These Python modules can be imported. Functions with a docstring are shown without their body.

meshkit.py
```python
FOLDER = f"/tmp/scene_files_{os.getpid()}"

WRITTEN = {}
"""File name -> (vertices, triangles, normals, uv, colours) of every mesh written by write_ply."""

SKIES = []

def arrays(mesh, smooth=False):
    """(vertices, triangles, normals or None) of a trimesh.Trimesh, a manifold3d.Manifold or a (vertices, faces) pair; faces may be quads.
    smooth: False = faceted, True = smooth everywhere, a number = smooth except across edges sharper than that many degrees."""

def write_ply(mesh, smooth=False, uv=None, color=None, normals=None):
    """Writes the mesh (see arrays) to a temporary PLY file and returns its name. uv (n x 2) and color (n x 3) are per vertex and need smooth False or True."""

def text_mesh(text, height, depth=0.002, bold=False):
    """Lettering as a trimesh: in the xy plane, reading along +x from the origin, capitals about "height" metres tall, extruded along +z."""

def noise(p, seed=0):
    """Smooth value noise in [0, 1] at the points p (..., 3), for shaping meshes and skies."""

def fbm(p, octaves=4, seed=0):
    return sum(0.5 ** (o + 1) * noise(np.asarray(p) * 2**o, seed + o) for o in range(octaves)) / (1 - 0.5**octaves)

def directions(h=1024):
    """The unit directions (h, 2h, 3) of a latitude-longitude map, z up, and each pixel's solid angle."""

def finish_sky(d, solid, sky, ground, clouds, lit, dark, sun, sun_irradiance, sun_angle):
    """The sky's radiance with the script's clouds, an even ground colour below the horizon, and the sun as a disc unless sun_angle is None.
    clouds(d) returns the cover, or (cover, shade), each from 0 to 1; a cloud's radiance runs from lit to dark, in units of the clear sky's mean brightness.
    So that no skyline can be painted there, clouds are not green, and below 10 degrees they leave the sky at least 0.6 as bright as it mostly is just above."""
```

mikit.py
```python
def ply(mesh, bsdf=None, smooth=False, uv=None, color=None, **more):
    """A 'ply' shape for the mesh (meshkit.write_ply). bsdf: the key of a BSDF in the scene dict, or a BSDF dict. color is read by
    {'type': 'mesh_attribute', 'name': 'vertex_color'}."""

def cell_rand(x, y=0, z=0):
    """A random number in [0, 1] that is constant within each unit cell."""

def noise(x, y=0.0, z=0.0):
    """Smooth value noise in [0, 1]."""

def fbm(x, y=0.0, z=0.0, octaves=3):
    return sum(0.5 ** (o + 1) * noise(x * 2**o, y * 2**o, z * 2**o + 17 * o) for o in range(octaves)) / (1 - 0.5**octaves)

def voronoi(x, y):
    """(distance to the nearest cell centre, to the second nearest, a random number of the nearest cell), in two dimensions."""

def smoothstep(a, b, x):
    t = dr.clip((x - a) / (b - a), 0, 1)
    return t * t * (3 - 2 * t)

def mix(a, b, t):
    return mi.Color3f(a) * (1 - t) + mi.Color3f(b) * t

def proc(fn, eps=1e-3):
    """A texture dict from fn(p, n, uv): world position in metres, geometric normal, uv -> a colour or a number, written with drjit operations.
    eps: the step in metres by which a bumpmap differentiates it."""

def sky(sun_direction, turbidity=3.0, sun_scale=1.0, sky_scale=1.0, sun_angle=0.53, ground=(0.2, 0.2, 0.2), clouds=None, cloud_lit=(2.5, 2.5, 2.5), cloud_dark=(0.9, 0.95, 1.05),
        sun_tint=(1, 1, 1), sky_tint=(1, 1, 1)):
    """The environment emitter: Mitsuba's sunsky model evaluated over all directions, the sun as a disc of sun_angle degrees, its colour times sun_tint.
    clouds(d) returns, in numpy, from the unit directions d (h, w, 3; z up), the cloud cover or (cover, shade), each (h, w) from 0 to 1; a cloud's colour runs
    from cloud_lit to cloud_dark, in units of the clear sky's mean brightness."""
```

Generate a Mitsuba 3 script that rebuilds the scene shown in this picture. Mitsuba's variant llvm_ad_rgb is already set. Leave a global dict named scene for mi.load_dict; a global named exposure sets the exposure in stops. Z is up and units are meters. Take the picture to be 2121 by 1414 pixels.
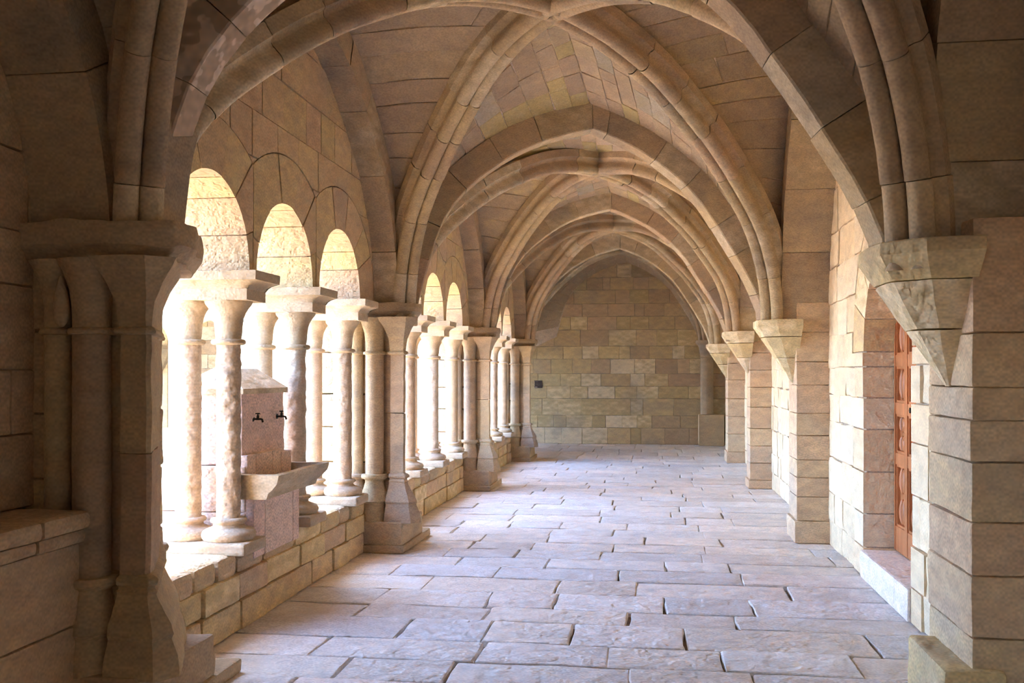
import math
import numpy as np, trimesh, drjit as dr, mitsuba as mi, mikit, meshkit
from scipy.interpolate import PchipInterpolator
from shapely.geometry import Polygon, box, Point
from shapely import affinity

scene, labels = {}, {}
T = mi.ScalarTransform4f
exposure = 5.1

# ------------------------------------------------------------------ camera, sky and sun
FOC, CX, HORIZON, EYE = 2060.0, 1060.5, 775.0, 1.6
YAW = math.atan((1350.0 - CX) / FOC)
scene['camera'] = {'type': 'perspective', 'fov': math.degrees(2 * math.atan(2121 / 2 / FOC)), 'fov_axis': 'x',
                   'principal_point_offset_y': (707.0 - HORIZON) / 1414.0,
                   'to_world': T().look_at(origin=[0, 0, EYE], target=[-math.sin(YAW), math.cos(YAW), EYE], up=[0, 0, 1]),
                   'near_clip': 0.05, 'far_clip': 500.0}
SUN_EL, SUN_AZ = math.radians(71), math.radians(139)        # azimuth measured from +x, anticlockwise
SUN = [math.cos(SUN_EL) * math.cos(SUN_AZ), math.cos(SUN_EL) * math.sin(SUN_AZ), math.sin(SUN_EL)]
scene['sky'] = mikit.sky(SUN, turbidity=3.0, sun_scale=1.0, sky_scale=3.6, sky_tint=(0.93, 0.965, 1.07), ground=(0.30, 0.26, 0.21), sun_tint=(1.0, 0.94, 0.82))

# ------------------------------------------------------------------ materials
noise, fbm, smoothstep, mix = mikit.noise, mikit.fbm, mikit.smoothstep, mikit.mix


def palette(t, cols):
    c = mi.Color3f(cols[0])
    for k in range(1, len(cols)):
        c = mix(c, cols[k], smoothstep(0, 1, dr.clip(t * (len(cols) - 1) - (k - 1), 0, 1)))
    return c


def stone_colour(cols, grey=(0.42, 0.345, 0.27), stain=0.38, speck=0.22):
    # uv.x picks the tone of the block, uv.y how light it is
    def fn(p, n, uv):
        big = fbm(p.x * 2.3, p.y * 2.3, p.z * 2.3, 2)
        mid = fbm(p.x * 11 + 5, p.y * 11, p.z * 17, 2)
        fine = noise(p.x * 95, p.y * 95, p.z * 95)
        c = palette(dr.clip(uv.x + (mid - 0.5) * 0.32, 0, 1), cols)
        c = mix(c, grey, smoothstep(0.52, 0.78, big) * stain)
        c = c * (0.62 + 0.42 * uv.y) * (0.86 + 0.28 * mid) * (1 - speck + speck * 1.6 * fine)
        return dr.clip(c, 0.0, 0.92)
    return mikit.proc(fn)


def pitted(fine=0.004, coarse=0.010, f1=70.0, f2=16.0, pit=0.0):
    def fn(p, n, uv):
        h = coarse * noise(p.x * f2, p.y * f2, p.z * f2) + fine * noise(p.x * f1, p.y * f1, p.z * f1)
        if pit:
            h = h - pit * smoothstep(0.72, 0.86, noise(p.x * 42 + 9, p.y * 42, p.z * 42))
        return h
    return mikit.proc(fn, eps=1.5e-3)


def stone(key, cols, rough=0.9, bump=None, **kw):
    inner = {'type': 'principled', 'base_color': stone_colour(cols, **kw), 'roughness': rough, 'specular': 0.2}
    if bump is not None:
        inner = {'type': 'bumpmap', 'height': bump, 'scale': 1.0, 'surface': inner}
    scene[key] = {'type': 'twosided', 'inner': inner}


PINK, TAN, OCHRE, CREAM, DUST = (0.58, 0.395, 0.245), (0.61, 0.44, 0.26), (0.65, 0.49, 0.245), (0.86, 0.70, 0.46), (0.55, 0.465, 0.35)
WARM = [PINK, TAN, OCHRE, CREAM]
stone('ashlar', WARM, bump=pitted(0.006, 0.011, f1=80, f2=27, pit=0.005))
stone('lime_wall', [(0.72, 0.555, 0.345), (0.76, 0.60, 0.38), (0.78, 0.645, 0.44)], bump=pitted(0.006, 0.011, f1=80, f2=27, pit=0.005), stain=0.12, speck=0.14)
stone('dressed', [(0.47, 0.335, 0.22), (0.505, 0.37, 0.23), (0.51, 0.385, 0.22), (0.62, 0.505, 0.345)], bump=pitted(0.004, 0.008, f1=85, f2=18), grey=(0.26, 0.225, 0.185), stain=0.5)
def patched_fn(p, n, uv):
    big = fbm(p.x * 10 + 3, p.y * 10, p.z * 10, 3)
    c = mix((0.45, 0.335, 0.235), (0.66, 0.53, 0.42), smoothstep(0.50, 0.56, big))
    return c * (0.78 + 0.4 * noise(p.x * 30, p.y * 30, p.z * 30)) * (0.8 + 0.3 * uv.y)


scene['patched'] = {'type': 'twosided', 'inner': {'type': 'bumpmap', 'height': pitted(0.004, 0.012, f1=60, f2=9), 'scale': 1.0, 'surface': {'type': 'principled', 'base_color': mikit.proc(patched_fn), 'roughness': 0.9, 'specular': 0.2}}}
stone('web', [(0.47, 0.35, 0.24), (0.48, 0.365, 0.23), (0.53, 0.42, 0.20), (0.44, 0.385, 0.30)], bump=pitted(0.005, 0.010, f2=20))
stone('paving', [(0.80, 0.70, 0.615), (0.78, 0.72, 0.66), (0.82, 0.71, 0.60), (0.72, 0.68, 0.65)], rough=0.7, bump=pitted(0.008, 0.010, f1=50, f2=16), stain=0.25, grey=(0.5, 0.44, 0.38))
stone('mortar', [(0.40, 0.31, 0.22), (0.44, 0.35, 0.26)], speck=0.35)
stone('pale_mortar', [(0.60, 0.47, 0.35), (0.64, 0.52, 0.40)], speck=0.3)
stone('earth', [(0.34, 0.26, 0.20), (0.40, 0.32, 0.26)], speck=0.4)
stone('granite', [(0.74, 0.53, 0.44), (0.74, 0.57, 0.46)], bump=pitted(0.006, 0.010, f1=48), speck=0.34, stain=0.1)
stone('rough_shaft', [(0.43, 0.30, 0.21), (0.47, 0.35, 0.24), (0.52, 0.42, 0.31), (0.55, 0.46, 0.36)], bump=pitted(0.006, 0.012, f1=55, f2=22), stain=0.25)
stone('column_stone', [(0.42, 0.29, 0.20), (0.46, 0.34, 0.23), (0.47, 0.36, 0.23), (0.52, 0.42, 0.30)], bump=pitted(0.004, 0.008, f1=85, f2=18), speck=0.16)
stone('gravel', [(0.44, 0.385, 0.31), (0.48, 0.42, 0.34)], speck=0.2, stain=0.1)


def wood_fn(p, n, uv):
    g = noise(p.x * 60, p.y * 60 + 3 * noise(p.z * 2, p.y * 9), p.z * 3.5)
    c = mix((0.40, 0.135, 0.045), (0.56, 0.215, 0.08), g)
    return c * (0.75 + 0.4 * noise(p.x * 7, p.y * 7, p.z * 1.5)) * (0.7 + 0.6 * uv.y)


scene['wood'] = {'type': 'twosided', 'inner': {'type': 'principled', 'base_color': mikit.proc(wood_fn), 'roughness': 0.45, 'specular': 0.4}}
scene['iron'] = {'type': 'twosided', 'inner': {'type': 'principled', 'base_color': {'type': 'rgb', 'value': [0.02, 0.018, 0.016]}, 'roughness': 0.45, 'metallic': 0.6}}
scene['plaque_brown'] = {'type': 'twosided', 'inner': {'type': 'principled', 'base_color': {'type': 'rgb', 'value': [0.035, 0.018, 0.014]}, 'roughness': 0.6}}
scene['print_pale'] = {'type': 'twosided', 'inner': {'type': 'diffuse', 'reflectance': {'type': 'rgb', 'value': [0.75, 0.62, 0.55]}}}
scene['print_dim'] = {'type': 'twosided', 'inner': {'type': 'diffuse', 'reflectance': {'type': 'rgb', 'value': [0.20, 0.155, 0.13]}}}

# ------------------------------------------------------------------ helpers
COUNT = {}


def numbered(name):
    k = COUNT.get(name, 0)
    COUNT[name] = k + 1
    return name if k == 0 else f'{name}_{k:03d}'


def put(name, mesh, bsdf, tone=(0.4, 0.6), parent=None, smooth=False):
    key = numbered(name if parent is None else f'{parent}__{name}')
    if isinstance(mesh, (tuple, list)):
        v, f = np.asarray(mesh[0], float), np.asarray(mesh[1], int)
        if f.shape[1] == 4:
            f = np.vstack([f[:, [0, 1, 2]], f[:, [0, 2, 3]]])
        mesh = trimesh.Trimesh(v, f, process=False)
    if smooth:
        mesh = trimesh.graph.smooth_shade(mesh, angle=np.radians(smooth), facet_minarea=None)
    uv = np.tile(np.array(tone, float), (len(mesh.vertices), 1))
    scene[key] = mikit.ply(mesh, bsdf, smooth=bool(smooth), uv=uv)
    return key


def label(key, text, cat=None, group=None, kind=None):
    labels[key] = {'label': text}
    if cat:
        labels[key]['category'] = cat
    if group:
        labels[key]['group'] = group
    if kind:
        labels[key]['kind'] = kind


def thing(name, text, cat, group=None):
    key = numbered(name)
    label(key, text, cat, group)
    return key


def join(meshes):
    vs, fs, o = [], [], 0
    for v, f in meshes:
        v, f = np.asarray(v, float), np.asarray(f, int)
        if f.shape[1] == 4:
            f = np.vstack([f[:, [0, 1, 2]], f[:, [0, 2, 3]]])
        vs.append(v); fs.append(f + o); o += len(v)
    return np.vstack(vs), np.vstack(fs)


def grid_faces(nu, nv, off=0):
    i, j = np.meshgrid(np.arange(nu - 1), np.arange(nv - 1), indexing='ij')
    a = i * nv + j + off
    return np.stack([a, a + nv, a + nv + 1, a + 1], -1).reshape(-1, 4)


def tile(mapf, u0, u1, v0, v1, rng, su=1.0, sv=1.0, c=0.012, h=0.04, amp=0.003, jit=0.006, nu=2, nv=2, proud=0.0, gap=0.004, freq=9.0):
    """One stone on a surface: mapf(U, V, D) -> points, D the height out of the wall; su, sv metres per unit of u and v."""
    gu, gv = gap / su, gap / sv
    cu, cv = min(c / su, (u1 - u0) * 0.3), min(c / sv, (v1 - v0) * 0.3)
    j = rng.uniform(-jit, jit, (4, 2)) / [su, sv]
    p00, p10, p01, p11 = (np.array([u0 + gu, v0 + gv]) + j[0], np.array([u1 - gu, v0 + gv]) + j[1], np.array([u0 + gu, v1 - gv]) + j[2], np.array([u1 - gu, v1 - gv]) + j[3])
    fu, fv = cu / (u1 - u0), cv / (v1 - v0)
    a = np.r_[0, 0, np.linspace(fu, 1 - fu, nu), 1, 1]
    b = np.r_[0, 0, np.linspace(fv, 1 - fv, nv), 1, 1]
    A, B = np.meshgrid(a, b, indexing='ij')
    P = ((1 - A) * (1 - B))[..., None] * p00 + (A * (1 - B))[..., None] * p10 + ((1 - A) * B)[..., None] * p01 + (A * B)[..., None] * p11
    ia, ib = np.meshgrid(np.arange(len(a)), np.arange(len(b)), indexing='ij')
    edge = np.minimum(np.minimum(ia, len(a) - 1 - ia), np.minimum(ib, len(b) - 1 - ib))
    base = rng.uniform(-0.5, 0.5) * 2
    seed = int(rng.integers(1 << 30))
    w = meshkit.noise(np.stack([P[..., 0] * su * freq, P[..., 1] * sv * freq, np.zeros_like(A)], -1), seed) - 0.5
    D = np.where(edge == 0, -h, np.where(edge == 1, -c * 0.9, 0.0)) + np.where(edge >= 1, proud + base * amp + 2 * amp * w, 0)
    wob = (meshkit.noise(np.stack([P[..., 0] * su * 7, P[..., 1] * sv * 7, np.ones_like(A)], -1), seed + 1) - 0.5) * 2 * jit
    P = P + np.where((edge <= 1)[..., None], (wob[..., None] * np.array([1 / su, 1 / sv])), 0)
    V = mapf(P[..., 0], P[..., 1], D).reshape(-1, 3)
    return V, grid_faces(len(a), len(b))


def wall_map(axis, at, sign):
    """axis 'x': u = y, v = z on the plane x = at, standing out towards sign; axis 'y': u = x; axis 'z': u = x, v = y."""
    def f(U, V, D):
        if axis == 'x':
            return np.stack([at + sign * D, U, V], -1)
        if axis == 'y':
            return np.stack([U, at + sign * D, V], -1)
        return np.stack([U, V, at + sign * D], -1)
    return f


def rbox(x0, x1, y0, y1, z0, z1, rng, c=0.015, amp=0.004, n=3, freq=7.0):
    """A worn block: rounded edges, faces a little uneven."""
    lo, hi = np.array([x0, y0, z0]), np.array([x1, y1, z1])
    c = min(c, 0.3 * (hi - lo).min())
    seed = int(rng.integers(1 << 30))
    out = []
    for ax in range(3):
        o = [k for k in range(3) if k != ax]
        ga = [np.r_[lo[k], np.linspace(lo[k] + c, hi[k] - c, n), hi[k]] for k in o]
        A, B = np.meshgrid(*ga, indexing='ij')
        for s in (0, 1):
            P = np.zeros(A.shape + (3,))
            P[..., o[0]], P[..., o[1]], P[..., ax] = A, B, (lo, hi)[s][ax]
            inner = np.clip(P, lo + c, hi - c)
            d = P - inner
            nrm = d / np.maximum(np.linalg.norm(d, axis=-1, keepdims=True), 1e-9)
            w = meshkit.fbm(inner * freq, 2, seed)[..., None] - 0.5
            out.append(((inner + nrm * (c + 2 * amp * w)).reshape(-1, 3), grid_faces(*A.shape)))
    return join(out)


def lathe(profile, cx, cy, rng=None, n=28, amp=0.0, freq=9.0, squash=1.0, zamp=None):
    pr = np.asarray(profile, float)
    th = np.linspace(0, 2 * np.pi, n, endpoint=False)
    R, TH = np.meshgrid(pr[:, 0], th, indexing='ij')
    Z = np.repeat(pr[:, 1][:, None], n, 1)
    if amp:
        seed = int(rng.integers(1 << 30))
        q = np.stack([R * np.cos(TH), R * np.sin(TH), Z], -1)
        R = R + amp * 2 * (meshkit.fbm(q * freq, 3, seed) - 0.55)
    V = np.stack([cx + R * np.cos(TH), cy + R * np.sin(TH) * squash, Z], -1).reshape(-1, 3)
    m = len(pr)
    i, j = np.meshgrid(np.arange(m - 1), np.arange(n), indexing='ij')
    F = np.stack([i * n + j, i * n + (j + 1) % n, (i + 1) * n + (j + 1) % n, (i + 1) * n + j], -1).reshape(-1, 4)
    return V, F


def loft(sections):
    """Closed polygons of equal count, each (k, 3), joined in order and capped."""
    k = len(sections[0])
    V = np.vstack(sections)
    i, j = np.meshgrid(np.arange(len(sections) - 1), np.arange(k), indexing='ij')
    F = np.stack([i * k + j, i * k + (j + 1) % k, (i + 1) * k + (j + 1) % k, (i + 1) * k + j], -1).reshape(-1, 4)
    tri = [np.vstack([F[:, [0, 1, 2]], F[:, [0, 2, 3]]])]
    for s in (0, len(sections) - 1):
        tri.append(np.array([[len(V) + (s > 0), s * k + a, s * k + (a + 1) % k] for a in range(k)]))
    V = np.vstack([V, sections[0].mean(0), sections[-1].mean(0)])
    return V, np.vstack(tri)


def prism(poly, x0, x1, axis='x', gap=0.0):
    """A shapely polygon in (y, z) extruded from x0 to x1 (axis 'x'), or in (x, z) extruded along y."""
    p = poly.buffer(-gap, join_style=2) if gap else poly
    if p.is_empty:
        return None
    if p.geom_type != 'Polygon':
        p = max(p.geoms, key=lambda g: g.area)
    if p.area < 4e-4:
        return None
    p = p.simplify(0.002)
    m = trimesh.creation.extrude_polygon(p, x1 - x0, engine='earcut')
    v = np.array(m.vertices)
    v = np.stack([v[:, 2] + x0, v[:, 0], v[:, 1]], -1) if axis == 'x' else np.stack([v[:, 0], v[:, 2] + x0, v[:, 1]], -1)
    return v, np.array(m.faces)


def curve(points, n=48):
    """Smooth polyline through control points, resampled evenly by length."""
    P = np.asarray(points, float)
    t = np.r_[0, np.cumsum(np.linalg.norm(np.diff(P, axis=0), axis=1))]
    f = PchipInterpolator(t, P)
    Q = f(np.linspace(0, t[-1], 400))
    s = np.r_[0, np.cumsum(np.linalg.norm(np.diff(Q, axis=0), axis=1))]
    g = np.linspace(0, s[-1], n)
    return np.stack([np.interp(g, s, Q[:, k]) for k in range(3)], -1)


def frames(C):
    t = np.gradient(C, axis=0)
    t /= np.linalg.norm(t, axis=1, keepdims=True)
    side = C[-1] - C[0]
    side = np.array([-side[1], side[0], 0.0]) / np.linalg.norm(side[:2])
    nrm = np.cross(t, side)
    nrm /= np.linalg.norm(nrm, axis=1, keepdims=True)
    if nrm[-1, 2] < 0:
        nrm = -nrm
    return side, nrm


def voussoirs(thing_key, C, profile, rng, cuts, bsdf, name='voussoir', amp=0.003, smooth=35, rough=0.0, close=True, wob=0.004):
    """Sweeps the profile (w across, h outwards) along C and cuts it into stones, each bevelled at its joints."""
    side, nrm = frames(C)
    n = len(C)
    w = np.clip((np.arange(n) / (n - 1) - 0.86) / 0.14, 0, 1)[:, None]
    nrm = nrm * (1 - w) + np.array([0, 0, 1.0]) * w
    nrm = nrm / np.linalg.norm(nrm, axis=1, keepdims=True)
    pr = np.asarray(profile, float)
    mid = pr.mean(0)
    for a, b in zip(cuts[:-1], cuts[1:]):
        L = np.linalg.norm(np.diff(C, axis=0), axis=1).sum()
        e = 0.005 / L
        inner = np.linspace(a + 2 * e, b - 2 * e, max(3, int((b - a) * L / 0.09)))
        q = np.r_[a + e * 0.3, a + e, inner, b - e, b - e * 0.3]
        sc = np.r_[0.98, 1.0, np.ones(len(inner)), 1.0, 0.98]
        off = rng.uniform(-wob, wob, 2)
        idx = q * (n - 1)
        P = np.stack([np.interp(idx, np.arange(n), C[:, k]) for k in range(3)], -1)
        N = np.stack([np.interp(idx, np.arange(n), nrm[:, k]) for k in range(3)], -1)
        pp = mid + (pr - mid)[None] * sc[:, None, None] + off
        V = P[:, None] + pp[..., :1] * side + pp[..., 1:] * N[:, None]
        if rough:
            V = V + (meshkit.fbm(V * 8, 3, int(rng.integers(1 << 30)))[..., None] - 0.5) * 2 * rough * np.array([1, 1, 1])
        k = len(pr)
        i, j = np.meshgrid(np.arange(len(q) - 1), np.arange(k), indexing='ij')
        F = np.stack([i * k + j, i * k + (j + 1) % k, (i + 1) * k + (j + 1) % k, (i + 1) * k + j], -1).reshape(-1, 4)
        put(name, (V.reshape(-1, 3), F), bsdf, (rng.uniform(0.05, 0.95), rng.uniform(0.35, 0.8)), thing_key, smooth)


def splits(rng, a, b, size, var=0.3):
    out = [a]
    while b - out[-1] > size * 1.55:
        out.append(out[-1] + size * rng.uniform(1 - var, 1 + var))
    return out + [b]


def tone(rng, lo=0.0, hi=1.0, v0=0.35, v1=0.85):
    return rng.uniform(lo, hi), rng.uniform(v0, v1)


RNG = np.random.default_rng(7)

# ------------------------------------------------------------------ the plan
LP = [-0.25, 4.6, 9.2, 13.97, 18.56]          # y of the piers on the courtyard side
RP = [0.15, 4.86, 9.98, 14.47, 18.62]         # y of the pilasters on the wall side
XR, XL, XO = 1.66, -2.50, -3.20               # inner face of the right wall; inner and outer face of the arcade wall
BACK = 22.93
SPR = 2.2

# ------------------------------------------------------------------ floor
put('floor', (np.array([[-3.3, -5, -0.035], [2.2, -5, -0.035], [2.2, BACK + .3, -0.035], [-3.3, BACK + .3, -0.035]], float), np.array([[0, 1, 2, 3]])), 'earth', (0.5, 0.5))
put('floor__north_bed', (np.array([[-14, 18.2, -0.036], [-3.25, 18.2, -0.036], [-3.25, BACK + .3, -0.036], [-14, BACK + .3, -0.036]], float), np.array([[0, 1, 2, 3]])), 'paving', (0.5, 0.5))
label('floor', 'worn sandstone floor of the vaulted walk, laid in rows across', kind='structure')
rows = [0.6, 1.1, 1.6, 2.1, 2.6, 3.1, 3.6]
while rows[-1] < 18.3:
    rows.append(rows[-1] + RNG.uniform(0.37, 0.52))
rows += [18.95, 19.75, 20.6, 21.5, 22.3, BACK]
fm = wall_map('z', 0.0, 1)
for k, (y0, y1) in enumerate(zip(rows[:-1], rows[1:])):
    far = y0 > 12
    xs = splits(RNG, -2.62 - (0 if k % 2 else 0.15), 1.72, 0.80 if y0 < 18.5 else 0.62, 0.42)
    for x0, x1 in zip(xs[:-1], xs[1:]):
        m = tile(fm, x0, x1, y0, y1, RNG, c=0.009, h=0.05, amp=0.005 if not far else 0.003, jit=0.011 if y0 < 18 else 0.004, nu=3 if far else 8, nv=3 if far else 6, gap=0.004, freq=4.0)
        put('paving_stone', m, 'paving', tone(RNG, 0, 1, 0.4, 0.85), 'floor', 40)

# ------------------------------------------------------------------ end wall
put('wall_back', rbox(-14.5, 2.2, BACK + 0.012, BACK + 0.5, -0.1, 5.2, RNG, n=2), 'mortar', (0.3, 0.4))
label('wall_back', 'end wall of squared sandstone blocks closing the vaulted walk', kind='structure')
ZR = [(0.0, 0.375, [-2.46, -2.07, -1.59, -1.01, -0.48, -0.24, 0.29, 0.84]), (0.375, 0.657, [-2.25, -1.96, -1.36, -1.05, -0.68, -0.34, 0.0, 0.64]),
      (0.657, 1.044, [-2.52, -2.15, -1.62, -0.48, -0.2, 0.49]), (1.044, 1.326, [-2.41, -1.87, -1.46, -0.84, -0.34, 0.15, 0.82]),
      (1.326, 1.615, [-2.61, -2.09, -1.62, -1.16, -0.49, -0.16, 0.37]), (1.615, 1.953, [-2.31, -1.82, -1.38, -0.94, -0.39, 0.08, 0.58, 0.85]),
      (1.953, 2.247, [-2.64, -2.03, -1.59, -1.21, -0.74, -0.49, -0.06, 0.47, 0.74]), (2.247, 2.622, [-2.24, -1.64, -0.98, -0.35, 0.11, 0.58]),
      (2.622, 2.927, [-1.86, -1.47, -0.8, -0.49, -0.07, 0.52]), (2.927, 3.223, [-2.13, -1.59, -1.0, -0.39, -0.17, 0.28]),
      (3.223, 3.539, [-2.29, -1.78, -0.83, -0.5, -0.07, 0.4]), (3.539, 3.821, [-1.98, -1.49, -1.12, -0.95, -0.42, -0.07, 0.4]),
      (3.821, 4.133, [-2.1, -1.4, -0.79, -0.46, 0.1]), (4.133, 4.45, [-1.7, -1.1, -0.5, 0.2])]
bm = wall_map('y', BACK, -1)
for z0, z1, xs in ZR:
    xs = [x for x in [xs[0] - RNG.uniform(0.35, 0.6)] + xs]
    xs = [xs[0] - 0.5] + xs + [max(xs[-1] + 0.45, 1.2), 1.75]
    for x0, x1 in zip(xs[:-1], xs[1:]):
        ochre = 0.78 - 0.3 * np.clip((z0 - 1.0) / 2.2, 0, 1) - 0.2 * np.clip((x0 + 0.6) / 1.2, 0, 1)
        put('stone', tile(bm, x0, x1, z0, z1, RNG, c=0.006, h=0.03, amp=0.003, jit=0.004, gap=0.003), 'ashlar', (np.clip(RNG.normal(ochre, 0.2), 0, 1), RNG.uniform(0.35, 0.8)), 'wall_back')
for x0 in np.arange(-14.2, -3.6, 0.55):          # the same wall in the gallery across the court, seen through one arch
    for z0 in (0.0, 0.36, 0.72, 1.06, 1.4, 1.74, 2.08, 2.42, 2.76, 3.1):
        o = 0.2 * (int(z0 * 10) % 2)
        put('stone', tile(bm, x0 + o, x0 + o + 0.55, z0, z0 + 0.34, RNG, c=0.006, h=0.03, amp=0.003, jit=0.01, gap=0.003), 'ashlar', tone(RNG, 0.3, 1.0), 'wall_back') if -13 < x0 < -10.5 else None

# ------------------------------------------------------------------ right wall with the doorway
DY0, DY1, DSP, DZ0 = 6.69, 8.16, 1.78, 0.22
DC, DR = (DY0 + DY1) / 2, (DY1 - DY0) / 2


def arch_poly(y0, y1, zs, zb, pointed=1.0):
    yc, r = (y0 + y1) / 2, (y1 - y0) / 2
    a = np.linspace(0, np.pi, 25)
    return Polygon([(y1, zb)] + [(yc + r * math.cos(t), zs + r * pointed * math.sin(t)) for t in a] + [(y0, zb)])


door_hole = arch_poly(DY0, DY1, DSP, DZ0)
back_wall = box(-5, -0.1, BACK + 0.4, 5.2).difference(arch_poly(DY0 - .01, DY1 + .01, DSP, DZ0 - .01))
put('wall_right', prism(back_wall, XR + 0.02, XR + 0.5), 'mortar', (0.6, 0.8))
label('wall_right', 'long inner wall of pale squared stones on the right of the walk', kind='structure')
zr = [0.0, 0.235, 0.50, 0.83, 1.165, 1.415, 1.66, 1.95, 2.26, 2.58, 2.9, 3.3, 3.75, 4.3, 4.9]
rw = wall_map('x', XR, -1)
ring = [arch_poly(DY0 - 0.42, DY1 + 0.42, DSP, DSP - 0.001)]
for r0, r1 in ((-5.0, 4.5), (5.15, 9.75), (10.2, 14.3), (14.7, 18.4), (18.8, BACK)):
    for z0, z1 in zip(zr[:-1], zr[1:]):
        ys = splits(RNG, r0, r1, 0.42 if r1 < 15 else 0.5, 0.4) if r0 > 0 else splits(RNG, r0, r1, 1.1)
        if r0 < DY0 < r1 and z0 < 2.4:                 # stones end at the door jambs
            ys = splits(RNG, r0, DY0, 0.42, 0.4) + splits(RNG, DY1, r1, 0.42, 0.4) if z0 < DSP else splits(RNG, r0, DC, 0.5) + splits(RNG, DC, r1, 0.5)[1:]
        for y0, y1 in zip(ys[:-1], ys[1:]):
            pol = box(y0, z0, y1, z1)
            if pol.intersects(door_hole.buffer(0.04)) or pol.intersects(ring[0]):
                pol = pol.difference(door_hole).difference(ring[0])
                for g in getattr(pol, 'geoms', [pol]):
                    pm = prism(g, XR - RNG.uniform(0, 0.012), XR + 0.30, gap=0.006)
                    if pm:
                        put('stone', pm, 'lime_wall', tone(RNG, 0.0, 1.0, 0.75, 1.0), 'wall_right')
            elif r0 > 0 or z0 < 2.3:
                put('stone', tile(rw, y0, y1, z0, z1, RNG, c=0.006, h=0.03, amp=0.006, jit=0.010, gap=0.002, nu=4, nv=4), 'lime_wall', tone(RNG, 0.0, 1.0, 0.75, 1.0), 'wall_right', 40)
ang = np.linspace(0, np.pi, 10)
for a, b in zip(ang[:-1], ang[1:]):                # the round door arch
    q = np.linspace(a, b, 4)
    pol = Polygon([(DC + DR * math.cos(t), DSP + DR * math.sin(t)) for t in q] + [(DC + (DR + 0.42) * math.cos(t), DSP + (DR + 0.42) * math.sin(t)) for t in q[::-1]])
    put('arch_stone', prism(pol, XR - 0.004, XR + 0.30, gap=0.004), 'ashlar', tone(RNG, 0.5, 1.0, 0.7, 1.0), 'wall_right')
XD = 1.90                                          # door leaf
put('door_1', prism(arch_poly(DY0 - .02, DY1 + .02, DSP, DZ0), XD + 0.02, XD + 0.06), 'wood', (0.5, 0.25))
label('door_1', 'round headed door of carved orange brown wood in the right wall', kind='structure')
leaf = arch_poly(DY0 + .005, DY1 - .005, DSP, DZ0 + .01)
ys = np.linspace(DY0, DY1, 5)
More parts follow.
